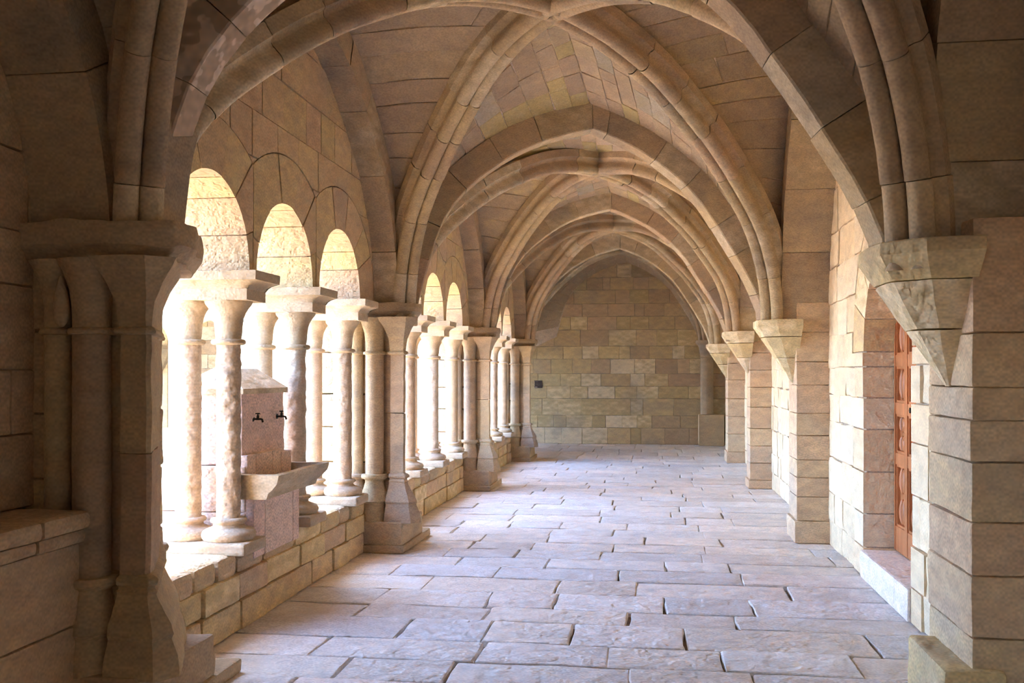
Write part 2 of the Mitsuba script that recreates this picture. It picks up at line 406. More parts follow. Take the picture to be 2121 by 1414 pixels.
zrail = [DZ0, 0.36, 0.52, 0.88, 0.97, 1.28, 1.36, 1.66, 1.735, 2.02, 2.09, 2.45]
frame = None
for y in ys:
    s = box(y - 0.04, DZ0, y + 0.04, 2.6)
    frame = s if frame is None else frame.union(s)
stiles = frame
put('stile_frame', prism(stiles.intersection(leaf), XD - 0.015, XD + 0.025), 'wood', (0.5, 0.5), 'door_1') if stiles.intersection(leaf).geom_type == 'Polygon' else None
if stiles.intersection(leaf).geom_type != 'Polygon':
    for g in stiles.intersection(leaf).geoms:
        put('stile', prism(g, XD - 0.015, XD + 0.025), 'wood', (0.5, RNG.uniform(0.4, 0.6)), 'door_1')
RAILS = [(DZ0, 0.42), (0.90, 0.99), (1.29, 1.38), (1.66, 1.75), (2.03, 2.12)]
for z0, z1 in RAILS:
    put('rail', prism(box(DY0, z0, DY1, z1).intersection(leaf), XD - 0.012, XD + 0.024), 'wood', (0.5, RNG.uniform(0.4, 0.6)), 'door_1')
for ya, yb in zip(ys[:-1], ys[1:]):
    for (a0, a1), (b0, b1) in zip(RAILS[:-1], RAILS[1:]):
        z0, z1, y0, y1 = a1, b0, ya + 0.04, yb - 0.04
        low = z1 < 1.3
        parts = []
        mould = box(y0, z0, y1, z1).difference(box(y0 + .018, z0 + .018, y1 - .018, z1 - .018))
        parts.append(prism(mould, XD - 0.004, XD + 0.022))
        cy = (y0 + y1) / 2
        nrow = 2 if low else 1
        for r in range(nrow):
            zc = z0 + (r + 0.5) * (z1 - z0) / nrow
            hz = (z1 - z0) / nrow * 0.42
            for s in (-1, 1):                       # carved pairs of leaf shapes
                sp = trimesh.creation.icosphere(subdivisions=2, radius=1.0)
                v = np.array(sp.vertices) * [0.022, 0.028, hz]
                v[:, 1] += s * 0.05 - s * 0.022 * (v[:, 2] / hz) ** 2
                parts.append((v + [XD + 0.014, cy, zc], np.array(sp.faces)))
        put('carved_panel', join(parts), 'wood', (0.5, RNG.uniform(0.35, 0.55)), 'door_1', 40)
k = put('keyhole_plate', trimesh.creation.cylinder(0.02, 0.02, sections=20, transform=trimesh.transformations.translation_matrix([XD - 0.02, 7.62, 1.335]) @ trimesh.transformations.rotation_matrix(np.pi / 2, [0, 1, 0])), 'iron', (0.5, 0.5), 'door_1')
label(k, 'small black iron keyhole plate')
k = thing('door_step', 'worn whitish stone step in front of the carved wooden door', 'step')
for y0, y1 in ((DY0 - 0.5, 7.05), (7.05, DY1 + 0.02)):
    put('slab', rbox(XR - 0.035, XD + 0.01, max(y0, DY0 + 0.005), min(y1, DY1 - 0.005), 0.0, DZ0, RNG, c=0.02, amp=0.006, n=5), 'paving', (0.6, 1.0), k, 40)

# ------------------------------------------------------------------ arcade wall above the columns, with its arch stones
HALF, IMP = 0.53, 2.24
BAYS = [(LP[k], LP[k + 1]) for k in range(1, 4)]
CROWNS = [[5.42, 6.60, 7.80], [10.12, 11.30, 12.51], [14.86, 16.03, 17.16]]
lw_tone = dict(lo=0.1, hi=0.6, v0=0.5, v1=0.75)
back_pieces = []
for (l0, l1), cr in zip(BAYS, CROWNS):
    y0b, y1b = l0 - 0.1, l1 - 0.1
    region = box(y0b, IMP, y1b, 4.45)
    holes = [arch_poly(c - HALF, c + HALF, IMP, IMP - 0.2) for c in cr]
    back = region
    for c in cr:
        back = back.difference(arch_poly(c - HALF - .015, c + HALF + .015, IMP, IMP - 0.2))
    back_pieces.append(prism(back, XO + 0.03, XL - 0.03))
    mids = [y0b] + [(a + b) / 2 for a, b in zip(cr[:-1], cr[1:])] + [y1b]
    ringall = None
    for q, c in enumerate(cr):
        lim = box(max(mids[q], c - 0.95), 0, min(mids[q + 1], c + 0.95), 6)
        nv_ = 7
        angs = np.linspace(0, np.pi, nv_ + 1) + np.r_[0, RNG.uniform(-0.06, 0.06, nv_ - 1), 0]
        for a, b in zip(angs[:-1], angs[1:]):
            t = np.linspace(a, b, 5)
            outer = 0.93
            lo_ = [(c + HALF * math.cos(x), IMP + HALF * math.sin(x)) for x in t]
            hi_ = [(c + outer * math.cos(x) * 1.05, IMP + outer * 0.93 * math.sin(x)) for x in t[::-1]]
            pol = Polygon(lo_ + hi_).buffer(0).intersection(lim)
            pm = prism(pol, XO, XL + RNG.uniform(-0.004, 0.004), gap=0.004)
            if pm:
                put('arch_stone', pm, 'ashlar', tone(RNG, **lw_tone), 'wall_left')
        full = Polygon([(c + 0.93 * 1.05 * math.cos(x), IMP + 0.93 * 0.93 * math.sin(x)) for x in np.linspace(0, np.pi, 30)]).intersection(lim)
        ringall = full if ringall is None else ringall.union(full)
    zz = [IMP, 2.62, 2.98, 3.28, 3.60, 3.95, 4.45]
    for z0, z1 in zip(zz[:-1], zz[1:]):
        ys = splits(RNG, y0b, y1b, 0.42, 0.3)
        for a, b in zip(ys[:-1], ys[1:]):
            pol = box(a, z0, b, z1).difference(ringall.buffer(0.002))
            for h in holes:
                pol = pol.difference(h)
            for g in getattr(pol, 'geoms', [pol]):
                pm = prism(g, XO, XL + RNG.uniform(-0.004, 0.004), gap=0.004) if g.area > 0.003 else None
                if pm:
                    put('stone', pm, 'ashlar', tone(RNG, **lw_tone), 'wall_left')
# walled-up bay beside the camera: upper wall, thicker lower part with a moulded edge
side = box(-4.8, 0, 4.2, 4.45)
for c in (-4.0, -2.6):
    side = side.difference(arch_poly(c - HALF, c + HALF, IMP, 0.5))
back_pieces.append(prism(side, XO, -2.84))
back_pieces.append(prism(box(4.32, 2.24, 4.6, 4.45), XO, XL - 0.03))
back_pieces.append(prism(box(-4.8, 4.45, BACK, 5.2), XO, XL + 0.05))
put('wall_left', join(back_pieces), 'mortar', (0.3, 0.5))
label('wall_left', 'arcade wall of squared stone on the courtyard side of the walk', kind='structure')
zz = [0.0, 0.5, 0.86, 1.0, 1.33, 1.62, 2.0, 2.24, 2.6, 3.0, 3.4, 3.9, 4.4]
for z0, z1 in zip(zz[:-1], zz[1:]):
    ys = splits(RNG, 0.9, 4.10 if z0 < 1.0 else 4.22 if z0 < 2.2 else 4.5, 0.34 if z0 >= 1 else 0.5, 0.3)
    xx = -2.80 if z0 >= 1.0 else XL
    for a, b in zip(ys[:-1], ys[1:]):
        put('stone', rbox(-3.1, xx, a + .002, b - .002, z0 + .002, z1 - .002, RNG, c=0.012, amp=0.007, n=6), 'ashlar', (RNG.uniform(0, 0.25), RNG.uniform(0.4, 0.7)), 'wall_left', 40)
for a, b in ((0.9, 1.7), (1.7, 2.4), (2.4, 3.3), (3.3, 3.75), (3.75, 4.10)):
    put('ledge_stone', rbox(-3.05, XL + 0.05, a + .003, b - .003, 0.92, 1.0, RNG, c=0.03, amp=0.008, n=6), 'ashlar', (0.2, 0.6), 'wall_left', 40)
    put('ledge_stone', rbox(-3.05, XL + 0.025, a + .003, b - .003, 0.86, 0.92, RNG, c=0.02, amp=0.008, n=6), 'ashlar', (0.2, 0.5), 'wall_left', 40)

put('wall_front', rbox(XO - 0.1, XR + 0.6, -5.4, -5.0, -0.1, 5.3, RNG, n=2), 'ashlar', (0.4, 0.6))
label('wall_front', 'stone wall closing the walk behind the camera', kind='structure')

# ------------------------------------------------------------------ parapets under the arcades
PLACE = ['nearest', 'middle', 'farthest']
for q, (l0, l1) in enumerate(BAYS):
    k = thing('parapet_wall', f'low stone parapet wall carrying the {["nearest arcade, in front of the fountain", "second arcade, beyond the fountain", "farthest arcade, near the end wall"][q]}', 'parapet wall', 'parapet walls under the arcades')
    ya, yb = l0 + 0.40, l1 - 0.45
    put('rubble_core', rbox(XO + 0.05, -2.60, ya, yb, -0.03, 0.42, RNG, n=2), 'mortar', (0.4, 0.5), k)
    for z0, z1, x1, cc in ((0.0, 0.185, -2.55, 0.012), (0.185, 0.35, -2.56, 0.012), (0.33, 0.49, -2.565, 0.085)):
        ys = splits(RNG, ya, yb, 0.46, 0.4)
        for a, b in zip(ys[:-1], ys[1:]):
            put('stone' if cc < 0.05 else 'coping_stone', rbox(-3.2 if cc > 0.05 else -2.9, x1 + RNG.uniform(-0.012, 0.012), a + .004, b - .004, z0 + .002, z1 - .002, RNG, c=cc, amp=0.006, n=6 if q == 0 else 4, freq=5),
                'ashlar', tone(RNG, 0.1, 0.8, 0.5, 0.8), k, 40)

# ------------------------------------------------------------------ twin columns
SHAFT_R = 0.083


def column(x, y, text, rng, eroded=0.0, fine=True, bsdf='column_stone'):
    k = thing('column', text, 'column', 'small columns of the arcades')
    n = 36 if fine else 22
    zb = 0.555
    base = [(0.02, zb), (0.155, zb), (0.170, zb + .02), (0.172, zb + .04), (0.160, zb + .062), (0.125, zb + .075), (0.100, zb + .085), (0.094, zb + .098), (0.100, zb + .108), (0.112, zb + .114),
            (0.115, zb + .125), (0.108, zb + .136), (0.09, zb + .14), (0.02, zb + .14)]
    put('base', lathe(base, x, y, rng, n, 0.004), 'column_stone', tone(rng, 0.2, 0.8, 0.6, 0.8), k, 50)
    zs = np.linspace(zb + .138, 1.795, 60 if fine else 24)
    put('shaft', lathe([(SHAFT_R - 0.55 * eroded, z) for z in zs], x, y, rng, 56 if fine else 22, 0.0015 + eroded, 24), bsdf, tone(rng, 0.2, 0.9, 0.6, 0.85), k, 60)
    put('neck_ring', lathe([(0.07, 1.785), (0.094, 1.787), (0.106, 1.795), (0.109, 1.805), (0.104, 1.817), (0.09, 1.823), (0.07, 1.823)], x, y, rng, n, 0.002), 'column_stone', tone(rng, 0.3, 0.8, 0.6, 0.8), k, 50)
    bell = [(0.078, 1.82), (0.084, 1.86), (0.087, 1.91), (0.094, 1.955), (0.107, 1.99), (0.125, 2.02), (0.145, 2.045), (0.150, 2.062), (0.02, 2.062)]
    V, F = lathe(bell, x, y, rng, n, 0.0015)
    put('capital', (V, F), 'column_stone', tone(rng, 0.4, 0.9, 0.65, 0.85), k, 50)
    return k


def ring_rect(x0, x1, y0, y1, z, n=4):
    a = np.linspace(0, 1, n, endpoint=False)
    p = [(x0 + (x1 - x0) * t, y0) for t in a] + [(x1, y0 + (y1 - y0) * t) for t in a] + [(x1 - (x1 - x0) * t, y1) for t in a] + [(x0, y1 - (y1 - y0) * t) for t in a]
    return np.array([(px, py, z) for px, py in p])


def impost(y, text, rng, d0=-0.15, d1=0.15, t=0.045, chip=0.0):
    k = thing('impost_block', text, 'impost block', 'impost blocks over the twin columns')
    xs0, xs1 = -3.11, -2.475
    sec = []
    for z, e in ((2.062, 0.0), (2.128, 0.0), (2.135, 0.004), (2.150, 0.010), (2.165, 0.022), (2.176, 0.038), (2.180, t), (2.182, t + .006), (2.238, t + .008), (2.24, t + .004)):
        sec.append(ring_rect(xs0 - e, xs1 + e * 1.5, y + d0 - e, y + d1 + e, z, 8))
    V, F = loft(sec)
    if chip:
        V = V + (meshkit.fbm(V * 9, 3, int(rng.integers(1 << 20)))[:, None] - 0.5) * chip * 2
    put('block', (V, F), 'column_stone', tone(rng, 0.5, 0.9, 0.65, 0.85), k, 30)


ORD = ['nearest', 'second nearest', 'third nearest']
WHERE = ['of the nearest arcade', 'of the second arcade', 'of the farthest arcade']
for q, (l0, l1) in enumerate(BAYS):
    for j, y in enumerate([(6.0, 7.2, 8.35), (10.7, 11.9, 13.12), (15.45, 16.6, 17.71)][q]):
        fine = q == 0
        spot = ['pair before the fountain', 'pair behind the fountain', 'pair against the pier'][j] if q == 0 else f'{["first", "second", "third"][j]} column pair'
        for s, x in (('corridor side', -2.66), ('courtyard side', -2.93)):
            er = 0.0
            if q == 0 and s == 'corridor side':
                er = [0.011, 0.010, 0.005][j]
            elif q == 0 and j == 0:
                er = 0.004
            elif q > 0 and s == 'corridor side' and j < 2:
                er = 0.007
            look = 'deeply eroded pale stone column' if er > 0.006 else 'smooth pale stone column'
            column(x, y, f'{look}, {s} of the {spot} {WHERE[q]}', RNG, er, fine, 'rough_shaft' if er else 'column_stone')
        impost(y, f'moulded pale impost block on the {spot} {WHERE[q]}', RNG, chip=0.012 if q and j == 1 else 0.0)
        p = thing('column_plinth', f'stone plinth slab under the {spot} {WHERE[q]}', 'plinth', 'plinths under the twin columns')
        put('slab', rbox(-3.12, -2.475, y - 0.185, y + 0.185, 0.475, 0.557, RNG, c=0.02, amp=0.006, n=6), 'column_stone', (0.5, 0.7), p, 40)

# ------------------------------------------------------------------ piers on the courtyard side
RESP = np.array([(-2.335, -0.47), (-2.215, -0.47), (-2.20, -0.45), (-2.39, -0.02), (-2.50, 0.20), (-2.58, 0.36), (-2.58, -0.37), (-2.345, -0.39)])


def grown(poly, d):
    """The outline moved outwards by d, with as many points."""
    e = np.roll(poly, -1, 0) - poly
    nrm = np.stack([e[:, 1], -e[:, 0]], -1) / np.linalg.norm(e, axis=1, keepdims=True)
    m = nrm + np.roll(nrm, 1, 0)
    m = m / np.maximum((m * nrm).sum(-1, keepdims=True), 0.9)
    return poly + m * d


def resp_ring(Y, z, s=1.0, sh=(-2.42, -0.04), dx=0.0, dy=1.0):
    p = (RESP - sh) * [s, 1 + (s - 1) * dy] + sh + [dx, 0]
    return np.column_stack([p[:, 0], p[:, 1] + Y, np.full(len(p), z)])


def rough_loft(sections, rng, amp, sub=2):
    V, F = loft(sections)
    m = trimesh.Trimesh(V, F, process=True)
    for _ in range(sub):
        m = m.subdivide()
    v = np.array(m.vertices)
    sd = int(rng.integers(1 << 20))
    d = np.stack([meshkit.fbm(v * 7, 3, sd + i) - 0.5 for i in range(3)], -1)
    return v + 2 * amp * d, np.array(m.faces)


def pier(Y, text, rng, fine=2, amp=0.004, dz=0.0):
    k = thing('clustered_pier', text, 'pier', 'clustered piers between the arcades')
    # core in courses
    zc = [0.49, 0.80, 1.12, 1.42, 1.80, 2.10]
    for z0, z1 in zip(zc[:-1], zc[1:]):
        put('core_block', rbox(-3.12, -2.57, Y - 0.40, Y + 0.38, z0 + .003, z1 - .003, rng, c=0.015, amp=amp, n=5), 'ashlar', tone(rng, 0.0, 0.7, 0.5, 0.75), k, 40)
    put('footing', rbox(-3.2, -2.52, Y - 0.44, Y + 0.42, -0.02, 0.49, rng, c=0.02, amp=amp, n=4), 'ashlar', (0.4, 0.6), k, 40)
    # shafts
    shafts = [(-2.49, -0.44, 0.083), (-2.665, -0.42, 0.060), (-2.66, 0.36, 0.075)]
    for (x, dy, r) in shafts:
        y = Y + dy
        zt = 1.78
        put('shaft', lathe([(r, z) for z in np.linspace(0.66, zt, 36)], x, y, rng, 32, 0.003, 10), 'dressed', tone(rng, 0.0, 0.7, 0.5, 0.75), k, 60)
        put('shaft_base', lathe([(r * .8, 0.70), (r + .034, 0.698), (r + .044, 0.68), (r + .038, 0.662), (r + .008, 0.65), (r + .002, 0.635), (r + .014, 0.59), (r + .034, 0.53), (r + .055, 0.46), (r + .03, 0.43), (r + .05, 0.30), (r + .045, 0.24), (0.02, 0.24)], x, y, rng, 28, 0.007, 8),
            'dressed', tone(rng, 0.0, 0.7, 0.5, 0.75), k, 50)
        put('capital', lathe([(r * .8, 1.775), (r + .018, 1.78), (r + .022, 1.79), (r + .016, 1.803), (r * .98, 1.81), (r, 1.90), (r + .012, 1.98), (r + .04, 2.06), (r + .065, 2.11), (0.02, 2.11)], x, y, rng, 28, 0.004, 8), 'dressed', tone(rng, 0.0, 0.7, 0.5, 0.75), k, 50)
    # flat respond carrying the cross arch
    for z0, z1 in ((0.70, 1.25), (1.25, 1.78)):
        put('respond_block', rough_loft([resp_ring(Y, z0 + .002), resp_ring(Y, z1 - .002)], rng, amp, 3), 'dressed', tone(rng, 0.0, 0.6, 0.5, 0.75), k, 30)
    prof = [(0.715, 0.0), (0.70, 0.026), (0.688, 0.034), (0.672, 0.030), (0.662, 0.014), (0.652, 0.014), (0.64, 0.026), (0.625, 0.020), (0.56, 0.050), (0.50, 0.082), (0.455, 0.095), (0.435, 0.085), (0.36, 0.112), (0.30, 0.122), (0.27, 0.122)]
    put('respond_base', rough_loft([np.column_stack([grown(RESP, d * 0.72) + [0.33 * d, Y], np.full(len(RESP), z)]) for z, d in prof], rng, amp, fine), 'dressed', tone(rng, 0.0, 0.6, 0.5, 0.75), k, 40)
    prof = [(1.775, 0.0), (1.782, 0.02), (1.792, 0.024), (1.804, 0.018), (1.812, 0.002), (1.92, 0.015), (2.02, 0.055), (2.08, 0.09), (2.115, 0.105)]
    put('respond_capital', rough_loft([np.column_stack([grown(RESP, d) + [0, Y], np.full(len(RESP), z)]) for z, d in prof], rng, amp * 0.8, fine), 'dressed', tone(rng, 0.0, 0.6, 0.5, 0.75), k, 40)
    sp = trimesh.creation.icosphere(subdivisions=3, radius=1.0)
    lv = np.array(sp.vertices) * [0.030, 0.035, 0.115]
    lv[:, 0] *= np.clip(1 - 0.75 * (lv[:, 2] / 0.115), 0.1, 1.5)
    if dz:
        put('leaf', (lv + [-2.60, Y - 0.50, 1.925], np.array(sp.faces)), 'dressed', (0.3, 0.7), k, 60)
    # abacus and plinths
    ab = [(-3.2, -0.50), (-2.62, -0.50), (-2.30, -0.50), (-2.13, -0.38), (-2.10, -0.22), (-2.26, 0.18), (-2.40, 0.42), (-2.62, 0.44), (-3.2, 0.44), (-3.2, 0.0)]
    ab = np.array(ab)
    cen = np.array([-2.7, 0])
    f = lambda s, z: np.column_stack([(ab - cen) * s + cen + [0, Y], np.full(len(ab), z)])
    put('abacus', rough_loft([f(0.90, 2.11), f(0.93, 2.135), f(0.985, 2.165), f(1.0, 2.175), f(1.01, 2.21 + dz), f(0.995, 2.245 + dz)], rng, amp * 2.2, fine), 'dressed', tone(rng, 0.1, 0.7, 0.55, 0.75), k, 40)
    put('plinth', rbox(-2.75, -2.20, Y - 0.57, Y + 0.21, 0.07, 0.285, rng, c=0.018, amp=amp * 1.5, n=8), 'dressed', tone(rng, 0.2, 0.6, 0.5, 0.7), k, 40)
    put('plinth_step', rbox(-2.80, -2.185, Y - 0.58, Y + 0.50, 0.0, 0.075, rng, c=0.015, amp=amp * 1.5, n=8), 'dressed', (0.4, 0.6), k, 40)
    return k


pier(LP[1], 'big clustered stone pier in shade at the left edge, nearest of its row', RNG, 3, 0.010, 0.04)
pier(LP[2], 'clustered stone pier just beyond the fountain, second of its row', RNG, 3, 0.007)
pier(LP[3], 'clustered stone pier, third of its row on the courtyard side', RNG, 2, 0.006)
pier(LP[4], 'clustered stone pier in front of the end wall, last of its row', RNG, 2, 0.006)

# ------------------------------------------------------------------ pilasters and corbels on the right
PIL = [(4.52, 5.20), (9.71, 10.25), (14.24, 14.72), (18.33, 18.92)]
PNAME = ['large near pilaster of worn square blocks at the right edge', 'stone pilaster just beyond the carved door', 'third stone pilaster on the right wall, counting from the right edge', 'last stone pilaster on the right wall, beside the end wall']
PZ = [[0.0, 0.22, 0.46, 0.73, 0.96, 1.22, 1.40, 1.545, 1.78, 2.28], [0.0, 0.21, 0.44, 0.62, 0.79, 1.02, 1.23, 1.50, 1.72, 2.0, 2.28], [0.0, 0.12, 0.36, 0.60, 0.84, 1.14, 1.42, 1.66, 1.90, 2.3], [0.0, 0.20, 0.52, 0.84, 1.16, 1.5, 1.8, 2.28]]
CPOLY = np.array([(1.40, -0.42), (1.17, -0.38), (1.01, -0.23), (0.995, -0.12), (0.995, 0.12), (1.01, 0.23), (1.17, 0.38), (1.40, 0.42)])
TOPS = [2.19, 2.12, 2.20, 2.15]
for q, ((y0, y1), zs) in enumerate(zip(PIL, PZ)):
    k = thing('pilaster', PNAME[q], 'pilaster', 'pilasters along the right wall')
    for a, b in zip(zs[:-1], zs[1:]):
        d = 0.0
        if q == 0:
            d = RNG.uniform(0, 0.02)
        put('block', rbox(1.36 + d * .6 - (0.02 if a == 0 else 0), 1.72, y0 + RNG.uniform(0, 0.012) - (0.02 if a == 0 else 0), y1, a + .0015, b - .0015, RNG, c=0.011 if q == 0 else 0.010, amp=0.007 if q == 0 else 0.006, n=12 if q == 0 else 6, freq=6), 'ashlar', tone(RNG, 0.0 if q else 0.05, 0.25 if q else 0.45, 0.9 if q else 0.6, 1.2 if q else 0.85), k, 40)
    if q == 0:
        put('plinth_block', rbox(1.245, 1.5, y0 - 0.03, 5.12, 0.0, 0.325, RNG, c=0.02, amp=0.01, n=8), 'ashlar', (0.6, 0.7), k, 40)
    k = thing('corbel', f'pointed half octagonal stone corbel on the {["large near pilaster at the right edge", "pilaster just beyond the carved door", "third pilaster from the right edge", "last pilaster beside the end wall"][q]}', 'corbel', 'pointed corbels on the pilasters')
    yc, top = [4.86, 9.98, 14.45, 18.62][q], TOPS[q]
    tip = np.array([1.372, 0.0])
    bot = [1.545, 1.515, 1.59, 1.53][q]

    def cring(z, yc=yc, top=top, tip=tip, bot=bot):
        f = min(1.0, max(0.03, 0.05 + 0.95 * (z - bot) / (top - 0.06 - bot)))
        if z > top - 0.004:
            f = 0.985
        p = tip + (CPOLY - tip) * f
        return np.column_stack([p[:, 0], p[:, 1] + yc, np.full(len(p), z)])
    h = top - bot
    lev = [[bot, bot + 0.4 * h - .003], [bot + 0.4 * h + .003, bot + 0.73 * h - .003], [bot + 0.73 * h + .004, top - 0.06, top - 0.006, top]]
    for l in lev:
        put('block', rough_loft([cring(z) for z in l], RNG, 0.005 if q == 0 else 0.003, 3), 'ashlar', tone(RNG, 0.55, 0.9, 0.6, 0.8), k, 25)

# ------------------------------------------------------------------ vaults: arches, ribs and webs
S_L = [(0, 2.24), (0.018, 2.47), (0.040, 2.74), (0.070, 3.02), (0.13, 3.31), (0.24, 3.61), (0.33, 3.775), (0.42, 3.875), (0.498, 3.935)]
S_R = [(1.002, 2.05), (1.0, 2.16), (0.978, 2.37), (0.92, 2.72), (0.862, 3.02), (0.81, 3.27), (0.75, 3.47), (0.64, 3.73), (0.58, 3.83), (0.498, 3.935)]
RECT = np.array([(-0.115, 0.010), (-0.115, 0.25), (0.115, 0.25), (0.115, 0.010), (0.106, 0.0), (-0.106, 0.0)])
g = [math.radians(a) for a in range(140, 345, 20)]
rl = [(-0.064 + 0.064 * math.cos(a), 0.070 + 0.066 * math.sin(a)) for a in g]
RIB = [(-0.155, 0.30), (-0.155, 0.205), (-0.142, 0.195), (-0.122, 0.190), (-0.103, 0.168), (-0.100, 0.145), (-0.112, 0.125)] + rl
RIB = np.array(RIB + [(0.0, 0.080)] + [(-w, h) for w, h in RIB[::-1]]) * 0.86
DIAG = [(0.0, 2.06), (0.002, 2.2), (0.022, 2.52), (0.065, 2.80), (0.11, 2.98), (0.20, 3.22), (0.34, 3.53), (0.46, 3.74), (0.66, 4.01), (0.85, 4.14), (1.0, 4.18)]
FORM = [(1.0, 2.24), (0.97, 2.57), (0.89, 2.96), (0.76, 3.30), (0.60, 3.56), (0.45, 3.77), (0.30, 3.93), (0.14, 4.03), (0.0, 4.08)]
FORR = [(1.0, 2.06), (1.0, 2.15), (0.99, 2.45), (0.95, 2.85), (0.885, 3.26), (0.78, 3.65), (0.63, 4.02), (0.45, 4.28), (0.25, 4.42), (0.0, 4.50)]
BOSS_Z = [4.20, 4.14, 3.95, 3.93, 4.10]
LX, RX = -2.2, 1.05
bay_name = ['bay overhead beside the camera', 'nearest full bay', 'second bay', 'third bay', 'last dark bay']


def arch_point(s, z, k, dy=0.0):
    lx = LX - (0.23 if k == 1 else 0.0)
    return np.array([lx + (RX - lx) * s, LP[k] + (RP[k] - LP[k]) * s + dy, z])


for k in range(1, 5):
    t = thing('transverse_arch', f'pointed flat sided stone arch spanning the walk {["above the near pier, partly out of frame", "just beyond the fountain and carved door", "at the third pier and pilaster", "framing the end wall"][k - 1]}', 'arch', 'pointed arches across the walk')
    for S in (S_L, S_R):
        C = curve([arch_point(s, z, k) for s, z in S], 60)
        L = np.linalg.norm(np.diff(C, axis=0), axis=1).sum()
        voussoirs(t, C, RECT, RNG, np.array(splits(RNG, 0, 1, 0.42 / L, 0.25)), 'patched' if k == 1 and S is S_L else 'dressed', rough=0.004, smooth=30)


def rib_curve(P, Q, zt):
    P, Q = np.array(P), np.array(Q)
    pts = []
    for s, z in DIAG:
        p = P + (Q - P) * s
        pts.append((p[0], p[1], z if z < 2.2 else 2.2 + (z - 2.2) * (zt - 2.2) / (4.18 - 2.2)))
    return curve(pts, 60)


def web_surface(A, B, cen, bulge=0.05, lift=0.0):
    n = len(A)

    def P(s, t):
        idx = t * (n - 1)
        a = np.stack([np.interp(idx, np.arange(n), A[:, k]) for k in range(3)], -1)
        b = np.stack([np.interp(idx, np.arange(n), B[:, k]) for k in range(3)], -1)
        return a * (1 - s)[..., None] + b * s[..., None]

    def f(S, Tt, D):
        e = 1e-3
        p = P(S, Tt)
        du = P(S + e, Tt) - P(S - e, Tt)
        dv = P(S, np.clip(Tt + e, 0, 1)) - P(S, np.clip(Tt - e, 0, 1))
        nn = np.cross(du, dv)
        nn /= np.maximum(np.linalg.norm(nn, axis=-1, keepdims=True), 1e-12)
        sgn = np.sign(((cen - p) * nn).sum(-1, keepdims=True))
        nn = nn * np.where(sgn == 0, 1, sgn)
        w = np.clip((Tt - 0.7) / 0.3, 0, 1)[..., None]
        nn = nn * (1 - w) + np.array([0, 0, -1.0]) * w
        nn = nn / np.linalg.norm(nn, axis=-1, keepdims=True)
        return p + nn * (D - lift - bulge * np.sin(np.pi * np.clip(S, 0, 1)) * (0.3 + 0.7 * Tt))[..., None]
    return f, P


def out(C, d):
    side, nrm = frames(C)
    w = np.clip((np.arange(len(C)) / (len(C) - 1) - 0.55) / 0.45, 0, 1)[:, None]
    nrm = nrm * (1 - w) + np.array([0, 0, 1.0]) * w          # the two halves of an arch meet in one ridge
    return C + nrm / np.linalg.norm(nrm, axis=1, keepdims=True) * d


